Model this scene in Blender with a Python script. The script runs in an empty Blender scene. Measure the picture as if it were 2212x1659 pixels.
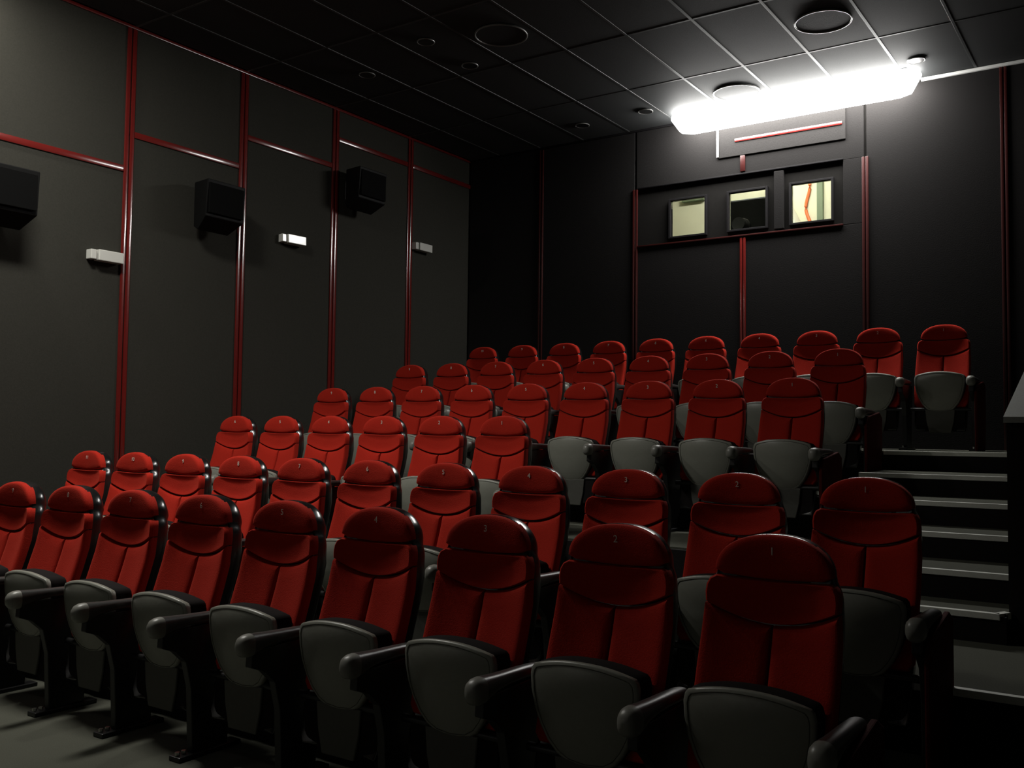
import bpy, bmesh, math, random
from mathutils import Vector, Matrix

random.seed(7)
sc = bpy.context.scene
COL = sc.collection

# ------------------------------------------------------------------ camera
EYE = 1.435                      # camera height above the front floor
F_PX = 2080.4                    # focal length in pixels of the 2212-wide frame
YAW, PITCH, ROLL = math.radians(34.06), math.radians(2.889), math.radians(0.676)
fw = Vector((-math.sin(YAW) * math.cos(PITCH), math.cos(YAW) * math.cos(PITCH), math.sin(PITCH)))
rt = Vector((math.cos(YAW), math.sin(YAW), 0.0))
up = rt.cross(fw)
r2 = math.cos(ROLL) * rt + math.sin(ROLL) * up
u2 = -math.sin(ROLL) * rt + math.cos(ROLL) * up
cam_d = bpy.data.cameras.new('camera')
cam = bpy.data.objects.new('camera', cam_d)
COL.objects.link(cam)
cam_d.sensor_fit = 'HORIZONTAL'
cam_d.sensor_width = 36.0
cam_d.lens = 36.0 * F_PX / 2212.0
cam_d.clip_start = 0.05
cam.matrix_world = Matrix(((r2.x, u2.x, -fw.x, 0), (r2.y, u2.y, -fw.y, 0), (r2.z, u2.z, -fw.z, EYE), (0, 0, 0, 1)))
sc.camera = cam

# ------------------------------------------------------------------ world, exposure, lamp strengths
w = bpy.data.worlds.new('world')
sc.world = w
w.use_nodes = True
w.node_tree.nodes['Background'].inputs[0].default_value = (0.0, 0.0, 0.0, 1)
sc.view_settings.view_transform = 'Standard'
sc.view_settings.look = 'None'
sc.view_settings.exposure = 0.0
sc.view_settings.gamma = 1.0
sc.view_settings.use_curve_mapping = False
LAMP_BACK = 34.0
LAMP_FRONT = 96.0
LAMP_BOOTH = 300.0
LAMP_FILL = 600.0

# ------------------------------------------------------------------ materials
MATS = {}
def mat(name, col, rough=0.6, metal=0.0, spec=0.5, noise=0.0, nscale=40.0, bump=0.0, sheen=0.0, sheen_tint=None, coat=0.0, wear=0.0):
    m = bpy.data.materials.new(name)
    m.use_nodes = True
    nt = m.node_tree
    b = nt.nodes['Principled BSDF']
    b.inputs['Base Color'].default_value = (*col, 1)
    b.inputs['Roughness'].default_value = rough
    b.inputs['Metallic'].default_value = metal
    b.inputs['Specular IOR Level'].default_value = spec
    b.inputs['Coat Weight'].default_value = coat
    if sheen:
        b.inputs['Sheen Weight'].default_value = sheen
        b.inputs['Sheen Roughness'].default_value = 0.4
        b.inputs['Sheen Tint'].default_value = (*(sheen_tint or col), 1)
    if noise or bump:
        tc = nt.nodes.new('ShaderNodeTexCoord')
        n = nt.nodes.new('ShaderNodeTexNoise')
        n.inputs['Scale'].default_value = nscale
        n.inputs['Detail'].default_value = 4
        nt.links.new(tc.outputs['Object'], n.inputs['Vector'])
        if noise:
            mx = nt.nodes.new('ShaderNodeMix')
            mx.data_type = 'RGBA'
            mx.inputs[6].default_value = (*[c * (1 - noise) for c in col], 1)
            mx.inputs[7].default_value = (*[min(1, c * (1 + noise)) for c in col], 1)
            nt.links.new(n.outputs['Fac'], mx.inputs[0])
            nt.links.new(mx.outputs[2], b.inputs['Base Color'])
        if bump:
            bp = nt.nodes.new('ShaderNodeBump')
            bp.inputs['Strength'].default_value = bump
            bp.inputs['Distance'].default_value = 0.004
            nt.links.new(n.outputs['Fac'], bp.inputs['Height'])
            nt.links.new(bp.outputs['Normal'], b.inputs['Normal'])
    MATS[name] = m
    return m

def emit(name, col, strength):
    m = bpy.data.materials.new(name)
    m.use_nodes = True
    nt = m.node_tree
    nt.nodes.clear()
    o = nt.nodes.new('ShaderNodeOutputMaterial')
    e = nt.nodes.new('ShaderNodeEmission')
    e.inputs[0].default_value = (*col, 1)
    e.inputs[1].default_value = strength
    nt.links.new(e.outputs[0], o.inputs[0])
    MATS[name] = m
    return m

def glass(name):
    m = bpy.data.materials.new(name)
    m.use_nodes = True
    nt = m.node_tree
    nt.nodes.clear()
    o = nt.nodes.new('ShaderNodeOutputMaterial')
    t = nt.nodes.new('ShaderNodeBsdfTransparent')
    t.inputs[0].default_value = (0.93, 0.95, 0.92, 1)
    g = nt.nodes.new('ShaderNodeBsdfGlossy')
    g.inputs['Roughness'].default_value = 0.02
    lw = nt.nodes.new('ShaderNodeFresnel')
    lw.inputs['IOR'].default_value = 1.45
    mx = nt.nodes.new('ShaderNodeMixShader')
    nt.links.new(lw.outputs[0], mx.inputs[0])
    nt.links.new(t.outputs[0], mx.inputs[1])
    nt.links.new(g.outputs[0], mx.inputs[2])
    nt.links.new(mx.outputs[0], o.inputs[0])
    MATS[name] = m
    return m

mat('red_fabric', (0.42, 0.020, 0.010), 0.95, spec=0.15, noise=0.25, nscale=220, bump=0.35, sheen=0.35, sheen_tint=(0.8, 0.10, 0.06))
mat('red_panel', (0.07, 0.006, 0.005), 0.9, spec=0.15, noise=0.3, nscale=160, bump=0.3)
mat('black_shell', (0.010, 0.010, 0.010), 0.22, spec=1.0)
mat('black_fabric', (0.012, 0.010, 0.010), 0.9, spec=0.15, noise=0.3, nscale=200)
mat('grey_pan', (0.27, 0.275, 0.235), 0.36, spec=0.5, noise=0.06, nscale=60, bump=0.08)
mat('cover_grey', (0.10, 0.10, 0.088), 0.55, spec=0.3, noise=0.1, nscale=60)
mat('arm_tip', (0.22, 0.22, 0.195), 0.38, spec=0.5)
mat('arm_plastic', (0.035, 0.035, 0.033), 0.36, spec=0.6)
mat('black_steel', (0.012, 0.012, 0.012), 0.38, spec=0.5)
mat('bolt_steel', (0.45, 0.45, 0.44), 0.25, metal=1.0)
mat('number_thread', (0.85, 0.76, 0.66), 0.8, spec=0.2)
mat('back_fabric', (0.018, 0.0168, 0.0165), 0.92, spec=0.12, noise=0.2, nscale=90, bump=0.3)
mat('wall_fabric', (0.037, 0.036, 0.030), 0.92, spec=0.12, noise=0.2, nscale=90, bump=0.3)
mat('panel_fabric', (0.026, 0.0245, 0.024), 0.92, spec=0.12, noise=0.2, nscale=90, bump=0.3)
mat('wall_core', (0.015, 0.014, 0.013), 0.9, spec=0.1, noise=0.2, nscale=30)
mat('trim_dark', (0.05, 0.007, 0.006), 0.35, spec=0.5, noise=0.1, nscale=20)
mat('screen_white', (0.75, 0.75, 0.74), 0.9, spec=0.1)
mat('trim_red', (0.14, 0.011, 0.009), 0.22, spec=1.0, coat=0.5, noise=0.1, nscale=20)
mat('ceiling_black', (0.042, 0.044, 0.045), 0.75, spec=0.25, noise=0.25, nscale=120, bump=0.2)
mat('grid_steel', (0.10, 0.105, 0.105), 0.48, metal=0.6, spec=0.5)
mat('ring_white', (0.22, 0.22, 0.21), 0.25, spec=0.7)
mat('carpet', (0.092, 0.094, 0.075), 0.95, spec=0.1, noise=0.35, nscale=260, bump=0.5)
mat('riser_black', (0.012, 0.010, 0.010), 0.8, spec=0.2, noise=0.3, nscale=60)
mat('nosing', (0.80, 0.81, 0.74), 0.45, metal=0.0, spec=0.5, noise=0.1, nscale=80)
mat('parapet_dark', (0.016, 0.013, 0.012), 0.85, spec=0.15, noise=0.3, nscale=60)
mat('parapet_cap', (0.30, 0.31, 0.28), 0.7, spec=0.3, noise=0.2, nscale=120)
mat('speaker_black', (0.004, 0.004, 0.004), 0.6, spec=0.15, noise=0.2, nscale=90)
mat('speaker_grille', (0.003, 0.003, 0.003), 0.9, spec=0.08, noise=0.5, nscale=300)
mat('sconce_white', (0.62, 0.62, 0.58), 0.16, spec=0.6)
mat('sconce_dark', (0.03, 0.03, 0.03), 0.5)
mat('frame_dark', (0.009, 0.008, 0.009), 0.7, spec=0.2, noise=0.2, nscale=40)
mat('booth_wall', (0.66, 0.65, 0.50), 0.85, spec=0.2, noise=0.06, nscale=6)
mat('booth_white', (0.80, 0.80, 0.74), 0.6, spec=0.3)
mat('booth_green', (0.16, 0.20, 0.13), 0.6, spec=0.3)
mat('orange_hose', (0.75, 0.16, 0.05), 0.5, spec=0.4)
mat('projector_grey', (0.035, 0.038, 0.038), 0.45, spec=0.4)
mat('housing_white', (0.65, 0.65, 0.63), 0.5)
emit('lamp_back', (1.0, 0.985, 0.95), LAMP_BACK)
emit('lamp_front', (1.0, 0.97, 0.90), LAMP_FRONT)
emit('lamp_fill', (1.0, 0.97, 0.88), LAMP_FILL)
emit('lamp_booth', (1.0, 0.97, 0.86), LAMP_BOOTH)
glass('port_glass')

# ------------------------------------------------------------------ helpers
def mesh_from(name, verts, faces, m, smooth=False, bevel=0.0):
    me = bpy.data.meshes.new(name)
    me.from_pydata([tuple(v) for v in verts], [], faces)
    bm = bmesh.new()
    bm.from_mesh(me)
    bmesh.ops.recalc_face_normals(bm, faces=bm.faces)
    if bevel:
        bmesh.ops.bevel(bm, geom=list(bm.edges), offset=bevel, segments=2, profile=0.5, affect='EDGES', clamp_overlap=True)
    bm.to_mesh(me)
    bm.free()
    me.materials.append(MATS[m])
    if smooth:
        me.polygons.foreach_set('use_smooth', [True] * len(me.polygons))
        me.set_sharp_from_angle(angle=math.radians(38))
    me.update()
    return me

def box_vf(x0, x1, y0, y1, z0, z1, base=0):
    v = [(x0, y0, z0), (x1, y0, z0), (x1, y1, z0), (x0, y1, z0), (x0, y0, z1), (x1, y0, z1), (x1, y1, z1), (x0, y1, z1)]
    f = [(0, 3, 2, 1), (4, 5, 6, 7), (0, 1, 5, 4), (1, 2, 6, 5), (2, 3, 7, 6), (3, 0, 4, 7)]
    return v, [tuple(i + base for i in q) for q in f]

def boxes_mesh(name, boxes, m, bevel=0.0, smooth=False):
    V, Fc = [], []
    for b in boxes:
        v, f = box_vf(*b, base=len(V))
        V += v
        Fc += f
    return mesh_from(name, V, Fc, m, smooth, bevel)

def cyl_vf(c, axis, r, h, n=16, base=0, r1=None):
    """closed cylinder starting at c along axis ('x','y','z') for h."""
    r1 = r if r1 is None else r1
    V, Fc = [], []
    for k, (t, rr) in enumerate(((0, r), (h, r1))):
        for i in range(n):
            a = 2 * math.pi * i / n
            p, q = rr * math.cos(a), rr * math.sin(a)
            V.append({'x': (c[0] + t, c[1] + p, c[2] + q), 'y': (c[0] + p, c[1] + t, c[2] + q), 'z': (c[0] + p, c[1] + q, c[2] + t)}[axis])
    Fc.append(tuple(base + i for i in range(n)))
    Fc.append(tuple(base + n + i for i in range(n)))
    for i in range(n):
        j = (i + 1) % n
        Fc.append((base + i, base + j, base + n + j, base + n + i))
    return V, Fc

def tube_vf(pts, r, n=8, base=0):
    V, Fc = [], []
    pts = [Vector(p) for p in pts]
    for k, p in enumerate(pts):
        d = (pts[min(k + 1, len(pts) - 1)] - pts[max(k - 1, 0)]).normalized()
        s = d.cross(Vector((0, 0, 1)))
        if s.length < 1e-3:
            s = Vector((1, 0, 0))
        s.normalize()
        t = s.cross(d)
        for i in range(n):
            a = 2 * math.pi * i / n
            V.append(p + s * r * math.cos(a) + t * r * math.sin(a))
    for k in range(len(pts) - 1):
        for i in range(n):
            j = (i + 1) % n
            Fc.append((base + k * n + i, base + k * n + j, base + (k + 1) * n + j, base + (k + 1) * n + i))
    Fc.append(tuple(base + i for i in range(n)))
    Fc.append(tuple(base + (len(pts) - 1) * n + i for i in range(n)))
    return V, Fc

def obj(name, me, parent=None, loc=None):
    o = bpy.data.objects.new(name, me)
    COL.objects.link(o)
    if parent:
        o.parent = parent
    if loc:
        o.location = loc
    return o

def empty(name, loc=(0, 0, 0)):
    o = bpy.data.objects.new(name, None)
    o.empty_display_size = 0.1
    COL.objects.link(o)
    o.location = loc
    return o

def struct(o, label):
    o['kind'] = 'structure'
    o['label'] = label
    for k, c in (('wall', 'wall'), ('floor', 'floor'), ('ceiling', 'ceiling'), ('window', 'window'), ('trim', 'trim strip'), ('tier', 'floor tier'), ('stair', 'stair')):
        if k in o.name:
            o['category'] = c
            break
    return o

def tag(o, label, cat, group=None):
    o['label'] = label
    o['category'] = cat
    if group:
        o['group'] = group
    return o

# ------------------------------------------------------------------ room numbers
XW = -7.24            # left wall face
XR = 1.75             # right wall face
YB = 9.70             # back wall face
YF = -2.6             # front (screen side)
ZC = 4.875            # ceiling
ROW_Y = [3.031, 4.195, 5.566, 6.721, 7.874, 9.193]
FLOOR_Z = [0.0, 0.147, 0.435, 0.729, 1.027, 1.324]
X0, PITCHX = -1.038, 0.56
AISLE_L, AISLE_R = -1.83, -0.645

# ------------------------------------------------------------------ floor and tiers
fl = struct(obj('floor', boxes_mesh('floor', [(XW, XR, YF, 3.10, -0.12, 0.0)], 'carpet')), 'grey carpet floor in front of the first row')

def tier(name, label, x0, x1, y0, y1, z, ztop_front=None, nose=True):
    root = empty(name, (0, 0, 0))
    struct(root, label)
    obj('riser_body', boxes_mesh(name + '_body', [(x0, x1, y0, y1, -0.12, z - 0.012)], 'riser_black'), root)
    obj('carpet_top', boxes_mesh(name + '_top', [(x0, x1, y0 + 0.03, y1, z - 0.012, z)], 'carpet'), root)
    if nose:
        obj('nosing', boxes_mesh(name + '_nose', [(x0, x1, y0 - 0.006, y0 + 0.03, z - 0.028, z + 0.003)], 'nosing', 0.002), root)
    return root
tier('seating_tier', 'low carpeted tier under the second row of seats', XW, XR, 3.10, 4.23, FLOOR_Z[1], nose=False)
t3 = tier('seating_tier', 'wide carpeted tier with the open gap in the third row', XW, XR, 4.23, 5.60, FLOOR_Z[2])
tier('seating_tier', 'carpeted tier under the fourth row of seats', XW, AISLE_L, 5.60, 6.75, FLOOR_Z[3], nose=False)
tier('seating_tier', 'carpeted tier under the fifth row of seats', XW, AISLE_L, 6.75, 7.95, FLOOR_Z[4], nose=False)
tier('seating_tier', 'top carpeted tier under the last row below the ports', XW, AISLE_R, 7.95, YB, FLOOR_Z[5], nose=False)
struct(obj('corridor_floor', boxes_mesh('corridor_floor', [(-0.43, XR, 5.60, YB, -0.12, FLOOR_Z[2])], 'carpet')), 'dark corridor floor beyond the parapet')
steps = [(0.580, 5.25, 5.60), (0.729, 5.60, 6.12), (0.878, 6.12, 6.62), (1.027, 6.62, 7.20), (1.175, 7.20, 7.95)]
stair = struct(empty('aisle_stair'), 'aisle stair with pale nosings climbing beside the seat rows')
for z, y0, y1 in steps:
    zb = FLOOR_Z[2] if y0 < 5.6 else -0.12
    st = obj('step', boxes_mesh('step', [(AISLE_L, AISLE_R, y0, y1, zb, z - 0.012)], 'riser_black'), stair)
    obj('tread', boxes_mesh('tread', [(AISLE_L, AISLE_R, y0 + 0.03, y1, z - 0.012, z)], 'carpet'), st)
    obj('nosing', boxes_mesh('step_nose', [(AISLE_L, AISLE_R - (.03 if y0 < 5.5 else 0), y0 - 0.006, y0 + 0.03, z - 0.028, z + 0.003)], 'nosing', 0.002), st)

obj('nosing', boxes_mesh('top_nose', [(AISLE_L, AISLE_R, 7.944, 7.98, FLOOR_Z[5] - 0.028, FLOOR_Z[5] + 0.003)], 'nosing', 0.002), stair)
V = [(x, y, z) for z in (.552, .583) for (x, y) in ((AISLE_R - .03, 5.244), (AISLE_R + .012, 5.325), (AISLE_R - .02, 5.345), (AISLE_R - .06, 5.275))]
obj('nosing_return', mesh_from('nosing_return', V, [(0, 1, 2, 3), (4, 5, 6, 7), (0, 1, 5, 4), (1, 2, 6, 5), (2, 3, 7, 6), (3, 0, 4, 7)], 'nosing'), stair)

# ------------------------------------------------------------------ parapet beside the stair
par = struct(empty('parapet_wall'), 'dark parapet wall with pale sloping cap beside the stair')
pz0, pg, py0, py1 = 1.512, 0.31, 5.33, 8.6
px0, px1 = AISLE_R + 0.002, -0.43
V = []
for x in (px0, px1):
    V += [(x, py0, FLOOR_Z[2]), (x, py1, FLOOR_Z[2]), (x, py1, pz0 + pg * (py1 - py0)), (x, py0, pz0)]
obj('parapet_body', mesh_from('parapet_body', V, [(0, 1, 2, 3), (4, 5, 6, 7), (0, 1, 5, 4), (1, 2, 6, 5), (2, 3, 7, 6), (3, 0, 4, 7)], 'parapet_dark'), par)
V = []
for x in (px0 - 0.012, px1 + 0.012):
    V += [(x, py0 - 0.015, pz0), (x, py1, pz0 + pg * (py1 - py0 + .015)), (x, py1, pz0 + 0.03 + pg * (py1 - py0 + .015)), (x, py0 - 0.015, pz0 + 0.03)]
obj('parapet_cap', mesh_from('parapet_cap', V, [(0, 1, 2, 3), (4, 5, 6, 7), (0, 1, 5, 4), (1, 2, 6, 5), (2, 3, 7, 6), (3, 0, 4, 7)], 'parapet_cap'), par)

# ------------------------------------------------------------------ left wall: core, panels, trims
wl = struct(obj('wall_left', boxes_mesh('wall_left', [(XW - 0.25, XW - 0.02, YF, YB + 0.25, -0.12, ZC + 0.1)], 'wall_core')), 'dark side wall clad in charcoal fabric panels')
seams = [-1.27, -0.04, 1.18, 2.40, 3.62, 4.85, 6.07, 7.30, 8.53]
bays = list(zip(seams, seams[1:] + [YB]))
ztrim = {3.62: 3.625, 4.85: 3.935, 6.07: 4.235, 7.30: 4.540, 8.53: 4.540, 2.40: 3.33, 1.18: 3.03, -0.04: 2.73, -1.27: 2.43}
tn = [0]
def trim(label, boxes, bevel=0.006, m='trim_red'):
    tn[0] += 1
    return struct(obj('trim_%d' % tn[0], boxes_mesh('trim', boxes, m, bevel, True)), label)
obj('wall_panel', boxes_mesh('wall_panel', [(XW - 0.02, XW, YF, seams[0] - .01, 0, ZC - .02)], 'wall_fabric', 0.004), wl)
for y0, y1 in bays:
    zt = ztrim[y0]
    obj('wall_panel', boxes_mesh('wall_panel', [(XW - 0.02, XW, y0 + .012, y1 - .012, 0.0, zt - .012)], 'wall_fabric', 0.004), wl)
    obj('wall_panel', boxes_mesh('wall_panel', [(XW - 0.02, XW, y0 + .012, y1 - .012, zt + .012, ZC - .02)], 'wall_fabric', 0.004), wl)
NB = ['ninth', 'eighth', 'seventh', 'sixth', 'fifth', 'fourth', 'third', 'second', 'first']
for bi, (y0, y1) in enumerate(bays):
    # two upright strips with a groove between them, at the near seam of each bay
    trim('dark red upright double strip on the side wall, %s from the back corner' % NB[bi], [(XW - .001, XW + .016, y0 - .045, y0 - .006, 0, ZC - .03), (XW - .001, XW + .016, y0 + .006, y0 + .045, 0, ZC - .03)])
    zt = ztrim[y0]
    trim('glossy red horizontal strip on the side wall, %s from the back corner' % NB[bi], [(XW - .001, XW + .014, y0 + .047, y1 - (.047 if y1 < YB else 0), zt - .027, zt + .027)])
trim('thin red edge strip where the side wall meets the ceiling', [(XW - .001, XW + .018, YF, YB, ZC - .032, ZC - .004)], 0.004)

# ------------------------------------------------------------------ right and front walls (outside the view)
struct(obj('wall_right', boxes_mesh('wall_right', [(XR, XR + .2, YF, YB + .25, -0.12, ZC + .1)], 'wall_fabric')), 'dark fabric side wall beyond the stair')
struct(obj('wall_front', boxes_mesh('wall_front', [(XW - .25, XR + .2, YF - .2, YF, -0.12, ZC + .1)], 'wall_fabric')), 'dark front wall behind the viewer')

sv = tag(empty('cinema_screen', (-2.9, YF, 1.1)), 'wide white cinema screen on the front wall', 'screen')
obj('screen_sheet', boxes_mesh('screen_sheet', [(-3.6, 3.6, .012, .03, 0, 3.2)], 'screen_white'), sv)
obj('screen_frame', boxes_mesh('screen_frame', [(-3.7, -3.6, .0, .05, -.1, 3.3), (3.6, 3.7, .0, .05, -.1, 3.3), (-3.6, 3.6, .0, .05, -.1, 0), (-3.6, 3.6, .0, .05, 3.2, 3.3)], 'black_fabric'), sv)

# ------------------------------------------------------------------ back wall with three projection ports
ports = [(-4.477, -4.063), (-3.80, -3.388), (-3.128, -2.712)]
PZ0, PZ1 = 3.612, 4.018
NX0, NX1, NZ0, NZ1 = -4.90, -2.60, 3.55, 4.195
core = []
yb0, yb1 = YB + .03, YB + .075
core.append((XW - .02, XR, yb0, yb1, -0.12, PZ0))
core.append((XW - .02, XR, yb0, yb1, PZ1, ZC + .1))
xs = [XW - .02] + [v for p in ports for v in p] + [XR]
for a, b in zip(xs[0::2], xs[1::2]):
    core.append((a, b, yb0, yb1, PZ0, PZ1))
wb = struct(obj('wall_back', boxes_mesh('wall_back', core, 'wall_core')), 'dark back wall with three lit projection ports')
bx = [XW, -6.16, -4.90, -3.637, -2.385, -1.155, 0.10, 1.34, XR]
for a, b in zip(bx, bx[1:]):
    if a >= NX0 - .01 and b <= NX1 + 1.3 and a < NX1:
        bb = b if b <= NX1 else b
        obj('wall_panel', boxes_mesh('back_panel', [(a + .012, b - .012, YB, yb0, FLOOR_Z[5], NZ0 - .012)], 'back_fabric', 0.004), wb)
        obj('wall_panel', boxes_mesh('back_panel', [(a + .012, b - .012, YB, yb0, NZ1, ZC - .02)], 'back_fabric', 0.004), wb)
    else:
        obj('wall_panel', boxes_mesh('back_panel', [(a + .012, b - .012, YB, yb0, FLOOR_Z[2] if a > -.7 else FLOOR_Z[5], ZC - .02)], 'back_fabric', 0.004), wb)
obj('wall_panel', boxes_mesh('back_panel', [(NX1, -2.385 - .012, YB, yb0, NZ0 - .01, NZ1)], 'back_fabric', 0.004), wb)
# raised panel above the ports, just under the lamp
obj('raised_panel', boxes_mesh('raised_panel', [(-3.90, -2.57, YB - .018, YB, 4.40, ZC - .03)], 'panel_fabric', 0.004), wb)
NS = ['first', 'second', 'third', 'fourth', 'fifth', 'sixth', 'seventh']
for si, x in enumerate(bx[1:-1]):
    zb = FLOOR_Z[5] if x < -.7 else FLOOR_Z[2]
    if NX0 + .2 < x < NX1:
        trim('dark red upright strip on the back wall under the ports', [(x - .032, x - .004, YB - .014, YB + .001, zb, NZ0 - .03), (x + .004, x + .032, YB - .014, YB + .001, zb, NZ0 - .03)], .005, 'trim_red')
    else:
        zt = NZ1 if -5 < x < -2 else ZC - .03
        trim('dark red upright strip on the back wall, %s from the side wall' % NS[si], [(x - .032, x - .004, YB - .014, YB + .001, zb, zt), (x + .004, x + .032, YB - .014, YB + .001, zb, zt)], .005, 'trim_dark')
trim('red horizontal strip across the raised panel above the ports', [(-3.72, -2.60, YB - .030, YB - .016, 4.547, 4.585)])
trim('pale upright edge strip at the side of the raised panel', [(-3.925, -3.902, YB - .03, YB + .001, 4.41, 4.74)], .004, 'housing_white')
trim('short red upright strip above the projection ports', [(-3.665, -3.61, YB - .014, YB + .001, NZ1 + .03, 4.40)], .005, 'trim_dark')
trim('thin sill strip under the projection ports', [(NX0 + .03, NX1, YB - .018, YB + .012, NZ0 - .020, NZ0)], 0.004, 'trim_dark')
trim('thin head strip above the projection ports', [(NX0 + .03, NX1, YB - .010, YB + .012, NZ1, NZ1 + .016)], 0.003, 'frame_dark')
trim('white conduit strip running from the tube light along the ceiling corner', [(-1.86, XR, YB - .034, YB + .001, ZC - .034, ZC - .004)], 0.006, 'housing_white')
trim('dark wall angle along the top of the back wall', [(XW, -1.87, YB - .022, YB + .001, ZC - .022, ZC - .002)], 0.003, 'frame_dark')
WL = ['cream lit projection port farthest from the stair', 'dark projection port with the projector behind it', 'bright projection port nearest the stair with orange hose inside']
for k, (a, b) in enumerate(ports):
    wn = struct(empty('window_%d' % (k + 1)), WL[k])
    t = .022
    obj('window_frame', boxes_mesh('window_frame', [(a - .018, a + t * .3, YB - .005, yb0 - .001, PZ0 - .018, PZ1 + .018), (b - t * .3, b + .018, YB - .005, yb0 - .001, PZ0 - .018, PZ1 + .018),
        (a + t * .3, b - t * .3, YB - .005, yb0 - .001, PZ0 - .018, PZ0 + .004), (a + t * .3, b - t * .3, YB - .005, yb0 - .001, PZ1 - .004, PZ1 + .018)], 'frame_dark', 0.003), wn)
    obj('window_pane', boxes_mesh('window_pane', [(a + .001, b - .001, YB + .050, YB + .056, PZ0 + .001, PZ1 - .001)], 'port_glass'), wn)
# pilaster between second and third port
obj('port_pilaster', boxes_mesh('port_pilaster', [(-3.30, -3.20, YB - .012, yb0, NZ0 + .02, NZ1 - .02)], 'back_fabric', 0.004), wb)

# ------------------------------------------------------------------ projection booth behind the ports
BX0, BX1, BY1, BZ0, BZ1 = -6.4, -1.4, 12.2, 2.2, 5.4
struct(obj('booth_wall_back', boxes_mesh('booth_wall_back', [(BX0, BX1, BY1, BY1 + .1, BZ0, BZ1)], 'booth_wall')), 'cream wall at the back of the projection booth')
struct(obj('booth_wall_side', boxes_mesh('booth_wall_side', [(BX0 - .1, BX0, yb1, BY1, BZ0, BZ1)], 'booth_wall')), 'cream far side wall of the projection booth')
struct(obj('booth_wall_side', boxes_mesh('booth_wall_side', [(BX1, BX1 + .1, yb1, BY1, BZ0, BZ1)], 'booth_wall')), 'cream near side wall of the projection booth')
struct(obj('booth_floor', boxes_mesh('booth_floor', [(BX0, BX1, yb1, BY1, BZ0 - .1, BZ0)], 'projector_grey')), 'dark floor of the projection booth')
struct(obj('booth_ceiling', boxes_mesh('booth_ceiling', [(BX0, BX1, yb1, BY1, BZ1, BZ1 + .1)], 'booth_white')), 'white ceiling of the projection booth')
bl = tag(empty('booth_light', (-3.7, 10.7, BZ1)), 'fluorescent batten lighting the projection booth ceiling', 'light')
obj('housing', boxes_mesh('housing', [(-.8, .8, -.06, .06, -.05, 0)], 'housing_white', .004), bl)
obj('tube', mesh_from('tube', *cyl_vf((-.75, 0, -.075), 'x', .022, 1.5), 'lamp_booth', True), bl)
# projector behind the middle port
pr = tag(empty('film_projector', (-3.95, 10.55, BZ0)), 'dark grey film projector standing behind the middle port', 'projector')
obj('projector_body', boxes_mesh('projector_body', [(-.42, .29, 0, .5, .9, 1.95)], 'projector_grey', .02), pr)
obj('projector_stand', boxes_mesh('projector_stand', [(-.30, .20, .05, .45, 0, .9)], 'projector_grey', .01), pr)
obj('projector_lens', mesh_from('projector_lens', *cyl_vf((.02, -.22, 1.62), 'y', .075, .22, 20), 'black_shell', True), pr)
obj('lens_ring', mesh_from('lens_ring', *cyl_vf((.02, -.10, 1.62), 'y', .088, .03, 20), 'bolt_steel', True), pr)
# things seen through the bright port
tag(obj('cable_duct', boxes_mesh('cable_duct', [(-3.585, -3.51, BY1 - .05, BY1, BZ0, BZ1)], 'booth_green', .004)), 'dark green upright cable duct on the booth wall', 'duct')
pts = []
for i in range(31):
    t = i / 30
    pts.append((-3.76 + .035 * math.sin(t * 14) + .08 * t, BY1 - .022, BZ1 - 1.35 * t))
hv, hf = tube_vf(pts, .02, 8)
tag(obj('orange_hose', mesh_from('orange_hose', hv, hf, 'orange_hose', True)), 'orange hose hanging down the booth wall', 'hose')
cab = tag(empty('booth_cabinet', (-3.78, BY1 - .40, BZ0)), 'white cabinet with slanted top behind the bright port', 'cabinet')
cv = []
for x in (-.32, .03):
    cv += [(x, 0, 0), (x, .36, 0), (x, .36, 1.90 if x > 0 else 2.57), (x, 0, 1.90 if x > 0 else 2.57)]
obj('cabinet_body', mesh_from('cabinet_body', cv, [(0, 1, 2, 3), (4, 5, 6, 7), (0, 1, 5, 4), (1, 2, 6, 5), (2, 3, 7, 6), (3, 0, 4, 7)], 'booth_white'), cab)
tag(obj('cable_tray', boxes_mesh('cable_tray', [(-5.42, -5.10, BY1 - .08, BY1, 4.62, 4.68)], 'booth_green', .004)), 'short dark cable tray high on the booth wall', 'tray')

# ------------------------------------------------------------------ ceiling: slab, tiles, grid
ce = struct(obj('ceiling', boxes_mesh('ceiling', [(XW - .25, XR + .2, YF, YB + .23, ZC + .03, ZC + .15)], 'wall_core')), 'black suspended tile ceiling in a metal grid')
gx = [XW + .02]
x = -1.38 - .6 * 9
while x < XR - .05:
    gx.append(x)
    x += .6
gx.append(XR)
gy = [YB]
y = 8.497
while y > YF + .05:
    gy.append(y)
    y -= 1.203
gy.append(YF)
full = boxes_mesh('ceiling_tile', [(-.294, .294, -.5955, .5955, 0, .02)], 'ceiling_black', .003)
for i in range(len(gx) - 1):
    for j in range(len(gy) - 1):
        a, b, c, d = gx[i], gx[i + 1], gy[j + 1], gy[j]
        if abs(b - a - .6) < .01 and abs(d - c - 1.203) < .01:
            obj('ceiling_tile', full, ce, ((a + b) / 2, (c + d) / 2, ZC))
        else:
            obj('ceiling_tile', boxes_mesh('ceiling_tile', [(a + .006, b - .006, c + .006, d - .006, ZC, ZC + .02)], 'ceiling_black', .003), ce)
mb = boxes_mesh('grid_bar', [(-.012, .012, YF, YB, -.004, .012)], 'grid_steel', .002)
for a in gx[1:-1]:
    obj('grid_bar', mb, ce, (a, 0, ZC))
cb = boxes_mesh('cross_bar', [(XW, XR, -.012, .012, -.003, .012)], 'grid_steel', .002)
for b in gy[1:-1]:
    obj('cross_bar', cb, ce, (0, b, ZC))

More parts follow.
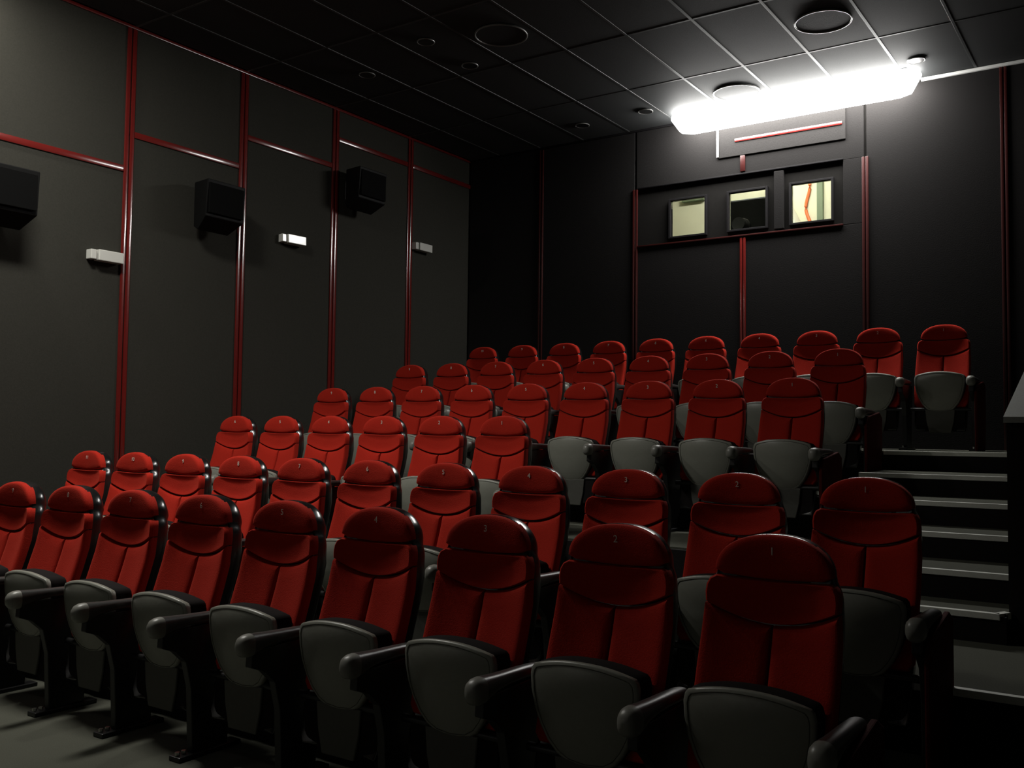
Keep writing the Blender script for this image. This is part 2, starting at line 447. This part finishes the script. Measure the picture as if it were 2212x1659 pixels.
def ring_vf(R, r, n=48, k=10):
    V, Fc = [], []
    for i in range(n):
        a = 2 * math.pi * i / n
        for j in range(k):
            t = 2 * math.pi * j / k
            V.append(((R + r * math.cos(t)) * math.cos(a), (R + r * math.cos(t)) * math.sin(a), r * math.sin(t)))
    for i in range(n):
        for j in range(k):
            Fc.append((i * k + j, i * k + (j + 1) % k, ((i + 1) % n) * k + (j + 1) % k, ((i + 1) % n) * k + j))
    return V, Fc
ring_me = mesh_from('diffuser_ring', *ring_vf(.225, .008), 'ring_white', True)
disc_me = mesh_from('diffuser_disc', *cyl_vf((0, 0, 0), 'z', .222, .012, 48), 'ceiling_black')
for (x, y, lab) in ((-2.27, 7.893, 'round ceiling diffuser ring a tile before the tube light toward the stair'), (-3.48, 9.10, 'round ceiling diffuser ring right beside the bright tube light'), (-4.68, 6.69, 'faint round ceiling diffuser ring on the side far from the stair')):
    r_ = tag(empty('ceiling_diffuser', (x, y, ZC - .012)), lab, 'ceiling diffuser', 'round ceiling diffusers')
    obj('diffuser_ring', ring_me, r_)
    obj('diffuser_plate', disc_me, r_)
sr = mesh_from('spot_ring', *ring_vf(.075, .006, 32, 8), 'ring_white', True)
sd = mesh_from('spot_disc', *cyl_vf((0, 0, -.004), 'z', .072, .012, 32), 'black_steel')
for (x, y, lab) in ((-1.80, 9.17, 'small unlit ceiling spotlight at the stair end of the tube light'), (-4.50, 9.13, 'small unlit ceiling spotlight just past the far end of the tube light'),
                    (-5.30, 9.18, 'small unlit ceiling spotlight close to the back wall corner'), (-5.32, 6.45, 'small unlit ceiling spotlight, front one of a pair'),
                    (-5.32, 7.10, 'small unlit ceiling spotlight, rear one of a pair'), (-6.30, 6.76, 'small unlit ceiling spotlight close to the panelled side wall')):
    r_ = tag(empty('ceiling_spotlight', (x, y, ZC - .012)), lab, 'spotlight', 'small ceiling spotlights')
    obj('spot_ring', sr, r_)
    obj('spot_glass', sd, r_)

# ------------------------------------------------------------------ luminaires
def luminaire(name, loc, L, D, lampmat, label, rotz=0, H=.085, skirt=0.0):
    t = empty(name, loc)
    t.rotation_euler.z = rotz
    tag(t, label, 'light')
    obj('housing', boxes_mesh('housing', [(-L / 2 + .10, L / 2 - .10, -D * .28, D * .28, -.03, 0)], 'housing_white', .004), t)
    if skirt:
        a, b, k = L / 2 + .004, D / 2 + .004, .012
        obj('baffle', boxes_mesh('baffle', [(a, a + k, -b - k, b, -skirt, 0), (-a, a, -b - k, -b, -skirt, 0)], 'black_steel'), t)  # baffle added to hold the front light back from the rear rows
    # diffuser: pillow-shaped trough with rounded ends
    n = 24
    V, Fc = [], []
    K = 12
    for i in range(n + 1):
        s = -1 + 2 * i / n
        xx = L / 2 * s
        e = max(0.0, (abs(xx) - (L / 2 - D * .45)) / (D * .45))
        wd = D / 2 * math.sqrt(max(0.03, 1 - e * e))
        hh = H * math.sqrt(max(0.03, 1 - e * e))
        for j in range(K + 1):
            a = math.pi * j / K
            V.append((xx, wd * math.cos(a), -.028 - hh * max(0.0, math.sin(a)) ** .7))
    for i in range(n):
        for j in range(K):
            Fc.append((i * (K + 1) + j, i * (K + 1) + j + 1, (i + 1) * (K + 1) + j + 1, (i + 1) * (K + 1) + j))
    for i in (0, n):
        Fc.append(tuple(i * (K + 1) + j for j in range(K + 1)))
    obj('diffuser', mesh_from('diffuser', V, Fc, lampmat, True), t)
    return t
luminaire('tube_light', (-3.075, 9.45, ZC - .006), 2.52, .42, 'lamp_back', 'long bright white tube light on the ceiling above the ports', 0, .19)  # diffuser made larger than the fixture to take in part of its glow
luminaire('tube_light', (-5.25, 3.15, ZC - .006), 1.1, .45, 'lamp_front', 'flat white tube light on the ceiling over the front corner', math.pi / 2, .015, .32)

r_ = tag(empty('ceiling_spotlight', (-6.90, 3.20, ZC - .012)), 'small added ceiling fill light washing the side wall near the front', 'spotlight', 'small ceiling spotlights')  # unseen fill light, added to brighten the upper side wall
obj('spot_ring', sr, r_)
obj('spot_glass', mesh_from('fill_disc', *cyl_vf((0, 0, -.004), 'z', .066, .012, 32), 'lamp_fill'), r_)

# ------------------------------------------------------------------ wall speakers
def speaker(yc, zt, label):
    t = tag(empty('wall_speaker', (XW + .02, yc, zt)), label, 'speaker', 'surround speakers on the side wall')
    hw, D, H = .21, .32, .44
    # cabinet: deep at the top, raked front baffle, ends tapering to the wall
    V = []
    for (xx, zz, k) in ((.06, 0, .72), (D, -.01, 1.0), (D - .02, -.34, 1.0), (.14, -H, .80), (.06, -.40, .72)):
        V += [(xx, -hw * k, zz), (xx, hw * k, zz)]
    n = 5
    Fc = [tuple(2 * i for i in range(n)), tuple(2 * i + 1 for i in range(n))]
    for i in range(n):
        j = (i + 1) % n
        Fc.append((2 * i, 2 * j, 2 * j + 1, 2 * i + 1))
    cb_ = obj('cabinet', mesh_from('speaker_cabinet', V, Fc, 'speaker_black', False, .008), t)
    obj('grille', boxes_mesh('grille', [(D - .012, D + .006, -hw * .9, hw * .9, -.31, -.04)], 'speaker_grille', .004), t)
    obj('bracket', boxes_mesh('bracket', [(-.02, .08, -.04, .04, -.25, -.15), (-.02, -.008, -.08, .08, -.30, -.10)], 'black_steel', .003), t)
    return t
speaker(7.54, 4.215, 'black wall speaker nearest the back wall corner')
speaker(5.62, 3.645, 'black wall speaker between the two lit wall fittings')
speaker(3.69, 3.345, 'black wall speaker on the panel with the brightest red strip')

# ------------------------------------------------------------------ wall light fittings
def sconce(yc, zc, label, yaw=0, tilt=0):
    t = tag(empty('wall_light', (XW, yc, zc)), label, 'wall light', 'small wall lights on the side wall')
    t.rotation_euler = (0, math.radians(-tilt), math.radians(yaw))
    obj('light_body', boxes_mesh('light_body', [(.004, .085, -.10, .125, -.045, .045)], 'sconce_white', .006), t)
    obj('end_cap', boxes_mesh('end_cap', [(.0, .075, -.165, -.115, -.04, .04)], 'sconce_white', .006), t)
    obj('joint', boxes_mesh('joint', [(.0, .05, -.115, -.10, -.03, .03)], 'sconce_dark'), t)
    return t
sconce(4.66, 2.845, 'small white wall light beside the first red upright strip')
sconce(6.71, 3.335, 'small white wall light shining in the middle of its panel', -5, 3)
sconce(8.74, 3.60, 'small white wall light in the dark by the back corner')

# ------------------------------------------------------------------ the cinema seat
PROF = [(.15, -.21), (.30, -.185), (.40, -.152), (.55, -.105), (.66, -.068), (.76, -.034), (.84, -.012), (.90, -.010), (.965, -.004), (.985, .004), (1.05, .003), (1.14, .006)]
def prof(z):
    if z <= PROF[0][0]:
        return PROF[0][1]
    for (a, ya), (b, yb) in zip(PROF, PROF[1:]):
        if z <= b:
            t = (z - a) / (b - a)
            return ya + (yb - ya) * t
    return PROF[-1][1]
def wrap(x):
    return -.030 * (abs(x) / .22) ** 2

def ringed(name, outline, rings, m, surf, centre=None, cap_first=False):
    """outline: (x,z) loop; rings: (scale, n) from the back edge to the front centre."""
    cx = sum(p[0] for p in outline) / len(outline) if centre is None else centre[0]
    cz = sum(p[1] for p in outline) / len(outline) if centre is None else centre[1]
    N = len(outline)
    V, Fc = [], []
    for s, n in rings:
        for (x, z) in outline:
            xx, zz = cx + (x - cx) * s, cz + (z - cz) * s
            V.append((xx, surf(xx, zz) - n, zz))
    for k in range(len(rings) - 1):
        for i in range(N):
            j = (i + 1) % N
            Fc.append((k * N + i, k * N + j, (k + 1) * N + j, (k + 1) * N + i))
    V.append((cx, surf(cx, cz) - rings[-1][1], cz))
    c = len(V) - 1
    k = len(rings) - 1
    for i in range(N):
        Fc.append((k * N + i, k * N + (i + 1) % N, c))
    if cap_first:
        V.append((cx, surf(cx, cz) - rings[0][1], cz))
        c = len(V) - 1
        for i in range(N):
            Fc.append((i, (i + 1) % N, c))
    return mesh_from(name, V, Fc, m, True)

def dense(poly, step=.02):
    out = []
    for (a, b) in zip(poly, poly[1:] + poly[:1]):
        L = math.hypot(b[0] - a[0], b[1] - a[1])
        n = max(1, int(L / step))
        for i in range(n):
            out.append((a[0] + (b[0] - a[0]) * i / n, a[1] + (b[1] - a[1]) * i / n))
    return out

back = lambda x, z: prof(z) + wrap(x)
# headrest dome
W, H, ZB = .190, .119, .998
dome = [(W * math.copysign(abs(math.cos(t)) ** .88, math.cos(t)), ZB + H * max(0.0, math.sin(t)) ** .95) for t in [math.pi * i / 30 for i in range(31)]]
dome += [(-W + 2 * W * i / 14, ZB - .012 * math.sin(math.pi * i / 14) - .011) for i in range(1, 14)]
PILLOW = [(1.0, -.042), (1.0, -.016), (.985, -.006), (.955, .001), (.90, .006), (.78, .009), (.5, .010), (.25, .010)]
me_head = ringed('headrest', dome, PILLOW, 'red_fabric', back, (0, 1.045))
# upper lens-shaped pad of the back
smile = lambda x: .838 + .058 * (abs(x) / .215) ** 2
lens = [(x, smile(x)) for x in [-.215 + .43 * i / 22 for i in range(23)]]
lens += [(.217, .925), (.214, .950), (.205, .969), (.188, .979)]
lens += [(x, .978 - .006 * math.cos(math.pi * x / .356)) for x in [.15 - .30 * i / 12 for i in range(13)]]
lens += [(-.188, .979), (-.205, .969), (-.214, .950), (-.217, .925)]
LENSP = [(1.0, -.042), (1.0, -.014), (.985, -.003), (.955, .004), (.90, .003), (.80, -.001), (.55, -.006), (.25, -.008)]
me_lens = ringed('upper_back_pad', lens, LENSP, 'red_fabric', back, (0, .915))
# lower pads
def lower(sgn):
    o = [(.003 + .213 * i / 10, smile(.003 + .213 * i / 10) - .006) for i in range(11)]
    o += [(.222, .80), (.224, .70), (.224, .60), (.222, .50), (.218, .40), (.20, .375)]
    o += [(.15, .37), (.10, .37), (.05, .37), (.003, .37)]
    o += [(.003, .37 + .46 * i / 12) for i in range(1, 12)]
    return [(sgn * x, z) for x, z in o]
me_low = [ringed('lower_back_pad', lower(s), [(1.0, -.042), (1.0, -.014), (.985, -.004), (.955, .004), (.90, .009), (.75, .012), (.5, .012), (.25, .012)], 'red_fabric', back, (s * .112, .61)) for s in (-1, 1)]
# glossy black shell behind the cushions
sh = [(-.195, .17), (-.207, .20), (-.212, .30), (-.217, .45), (-.219, .60), (-.219, .75), (-.216, .86), (-.211, .935), (-.206, .956), (-.198, .972), (-.190, .984)]
shell = sh + [(-(W - .004) * math.copysign(abs(math.cos(t)) ** .88, math.cos(t)), ZB + .004 + (H - .003) * max(0.0, math.sin(t)) ** .95) for t in [math.pi * i / 26 for i in range(27)]]
shell += [(-x, z) for x, z in reversed(sh)]
shell = dense(shell, .045)
me_shell = ringed('back_shell', shell, [(.30, -.030), (.60, -.030), (.96, -.026), (.985, -.019), (.994, -.021), (.9992, -.026), (1.0, -.034), (.9993, -.052), (.9945, -.072), (.980, -.088), (.955, -.102), (.90, -.114), (.70, -.130), (.40, -.136)], 'black_shell', back, (0, .74), True)
# folded seat: grey underside pan and dark cushion
PP = [(.30, -.190), (.34, -.208), (.40, -.228), (.50, -.248), (.60, -.258), (.66, -.257), (.69, -.250)]
def panprof(z):
    if z <= PP[0][0]: return PP[0][1]
    for (a, ya), (b, yb) in zip(PP, PP[1:]):
        if z <= b:
            return ya + (yb - ya) * (z - a) / (b - a)
    return PP[-1][1]
pans = lambda x, z: panprof(z) + .025 * (abs(x) / .2) ** 2
pan = [(x, .684 - .030 * (abs(x) / .19) ** 2.2) for x in [.190 - .38 * i / 18 for i in range(19)]]
side = [(-.200, .642), (-.205, .62), (-.203, .57), (-.192, .51), (-.172, .45), (-.145, .40), (-.112, .36), (-.07, .335)]
pan += side + [(0, .328)] + [(-x, z) for x, z in reversed(side)]
pan = dense(pan, .03)
me_pan = ringed('seat_pan', pan, [(.96, -.040), (.985, -.020), (1.0, -.010), (.99, -.001), (.965, .002), (.925, .002), (.915, -.004), (.905, .000), (.80, .004), (.5, .008), (.25, .009)], 'grey_pan', pans, (0, .52))
me_cush = ringed('seat_cushion', pan, [(.955, -.022), (.985, -.030), (.998, -.048), (.99, -.095), (.96, -.115), (.80, -.122), (.4, -.125)], 'black_fabric', pans, (0, .52), True)
# hinge bar under the folded seat
hv, hf = cyl_vf((-.242, -.185, .355), 'x', .016, .503, 14)
me_hinge = mesh_from('hinge_bar', hv, hf, 'black_steel', True)
V = [(x * k, y, z) for y in (-.210, -.197) for (x, z, k) in ((-.12, .352, 1), (.12, .352, 1), (.12, .25, .92), (.12, .15, .72), (-.12, .15, .72), (-.12, .25, .92))]
me_cover = mesh_from('hinge_cover', V, [tuple(range(6)), tuple(range(6, 12))] + [(i, (i + 1) % 6, 6 + (i + 1) % 6, 6 + i) for i in range(6)], 'cover_grey', False, .005)
me_shade = boxes_mesh('shade_panel', [(-.200, .200, -.196, -.176, .165, .345)], 'black_fabric', .006)  # black panel added so the space under the seat stays dark
# armrest: sections along y
SEC = [(-.482, .006, .006, .586), (-.478, .020, .024, .586), (-.465, .030, .038, .586), (-.445, .0355, .044, .587), (-.42, .0365, .044, .588), (-.39, .034, .038, .592), (-.35, .031, .030, .597),
       (-.28, .029, .024, .600), (-.18, .028, .022, .599), (-.10, .027, .021, .596), (-.07, .024, .018, .594), (-.065, .010, .008, .593)]
def sweep(name, sec, m):
    V, Fc = [], []
    N = 20
    for (yy, a, b, zc) in sec:
        for i in range(N):
            t = 2 * math.pi * i / N
            cx_, sz_ = math.cos(t), math.sin(t)
            V.append((a * math.copysign(abs(cx_) ** .8, cx_), yy, zc + b * math.copysign(abs(sz_) ** .8, sz_)))
    for k in range(len(sec) - 1):
        for i in range(N):
            j = (i + 1) % N
            Fc.append((k * N + i, k * N + j, (k + 1) * N + j, (k + 1) * N + i))
    Fc.append(tuple(range(N)))
    Fc.append(tuple((len(sec) - 1) * N + i for i in range(N)))
    return mesh_from(name, V, Fc, m, True)
me_tip = sweep('armrest_tip', SEC[:5], 'arm_tip')
me_arm = sweep('armrest', SEC[4:], 'arm_plastic')
# pedestal side panel
PO = [(-.42, .565), (-.425, .50), (-.36, .475), (-.30, .42), (-.27, .30), (-.255, .02), (-.065, .02), (-.045, .30), (-.02, .45), (-.02, .575)]
V = [(-.019, a, b) for a, b in PO] + [(.019, a, b) for a, b in PO]
n = len(PO)
Fc = [tuple(range(n)), tuple(range(n, 2 * n))] + [(i, (i + 1) % n, n + (i + 1) % n, n + i) for i in range(n)]
me_ped = mesh_from('pedestal', V, Fc, 'black_steel', False, .004)
me_foot = boxes_mesh('foot_plate', [(-.036, .036, -.335, .0, 0, .022)], 'black_steel', .004)
bv, bf = cyl_vf((0, 0, 0), 'z', .011, .016, 6)
me_bolt = mesh_from('bolt', bv, bf, 'bolt_steel')
# aisle end panel
EO = [(-.40, .0), (.02, .0), (.06, .30), (.06, .56), (-.02, .60), (-.36, .56), (-.41, .50)]
V = [(0, a, b) for a, b in EO] + [(.022, a, b) for a, b in EO]
n = len(EO)
Fc = [tuple(range(n)), tuple(range(n, 2 * n))] + [(i, (i + 1) % n, n + (i + 1) % n, n + i) for i in range(n)]
me_end = mesh_from('end_panel', V, Fc, 'red_panel', False, .006)

# seat numbers as flat lettering
num_me = {}
def number_mesh(k):
    if k not in num_me:
        cu = bpy.data.curves.new('seat_number', 'FONT')
        cu.body = str(k)
        cu.size = .036
        cu.extrude = .0006
        cu.align_x = 'CENTER'
        cu.align_y = 'CENTER'
        to = bpy.data.objects.new('tmp_text', cu)
        COL.objects.link(to)
        dg = bpy.context.evaluated_depsgraph_get()
        me = bpy.data.meshes.new_from_object(to.evaluated_get(dg))
        bpy.data.objects.remove(to)
        bpy.data.curves.remove(cu)
        me.name = 'seat_number'
        me.transform(Matrix.Rotation(math.pi / 2, 4, 'X'))
        me.materials.clear()
        me.materials.append(MATS['number_thread'])
        num_me[k] = me
    return num_me[k]

def pedestal(root, x):
    p = obj('pedestal', me_ped, root, (x, 0, 0))
    obj('foot_plate', me_foot, p)
    for yy in (-.318, -.285):
        obj('bolt', me_bolt, p, (0, yy, .022))

ORD = ['first', 'second', 'third', 'fourth', 'fifth', 'sixth', 'seventh', 'eighth', 'ninth', 'tenth', 'eleventh']
ROWN = ['front row', 'second row', 'short third row', 'fourth row', 'fifth row', 'last row']
ENDW = ['aisle end', 'aisle end', 'open gap', 'stair', 'stair', 'stair end']
COUNT = [11, 11, 6, 9, 9, 10]
START = [0, 0, 5, 2, 2, 1]
for r in range(6):
    for k in range(COUNT[r]):
        x = X0 - PITCHX * (START[r] + k)
        s = empty('cinema_chair', (x, ROW_Y[r], FLOOR_Z[r]))
        tag(s, 'red folding cinema chair, %s from the %s of the %s' % (ORD[k], ENDW[r], ROWN[r]) if r != 2 else 'red folding cinema chair, %s from the open gap in the short third row' % ORD[k],
            'chair', 'red chairs in the ' + ROWN[r])
        obj('back_shell', me_shell, s)
        h = obj('headrest', me_head, s)
        obj('seat_number', number_mesh(k + 1), h, (0, back(0, 1.066) - .0125, 1.066))
        obj('upper_back_pad', me_lens, s)
        obj('lower_back_pad', me_low[0], s)
        obj('lower_back_pad', me_low[1], s)
        obj('seat_pan', me_pan, s)
        obj('seat_cushion', me_cush, s)
        obj('hinge_bar', me_hinge, s)
        obj('shade_panel', me_shade, s)
        obj('hinge_cover', me_cover, s)
        obj('armrest_tip', me_tip, obj('armrest', me_arm, s, (.28, 0, 0)))
        pedestal(s, .28)
        if k == COUNT[r] - 1:
            obj('armrest_tip', me_tip, obj('armrest', me_arm, s, (-.28, 0, 0)))
            pedestal(s, -.28)
        if k == 0 and r != 2:
            obj('end_panel', me_end, s, (.302, 0, 0))
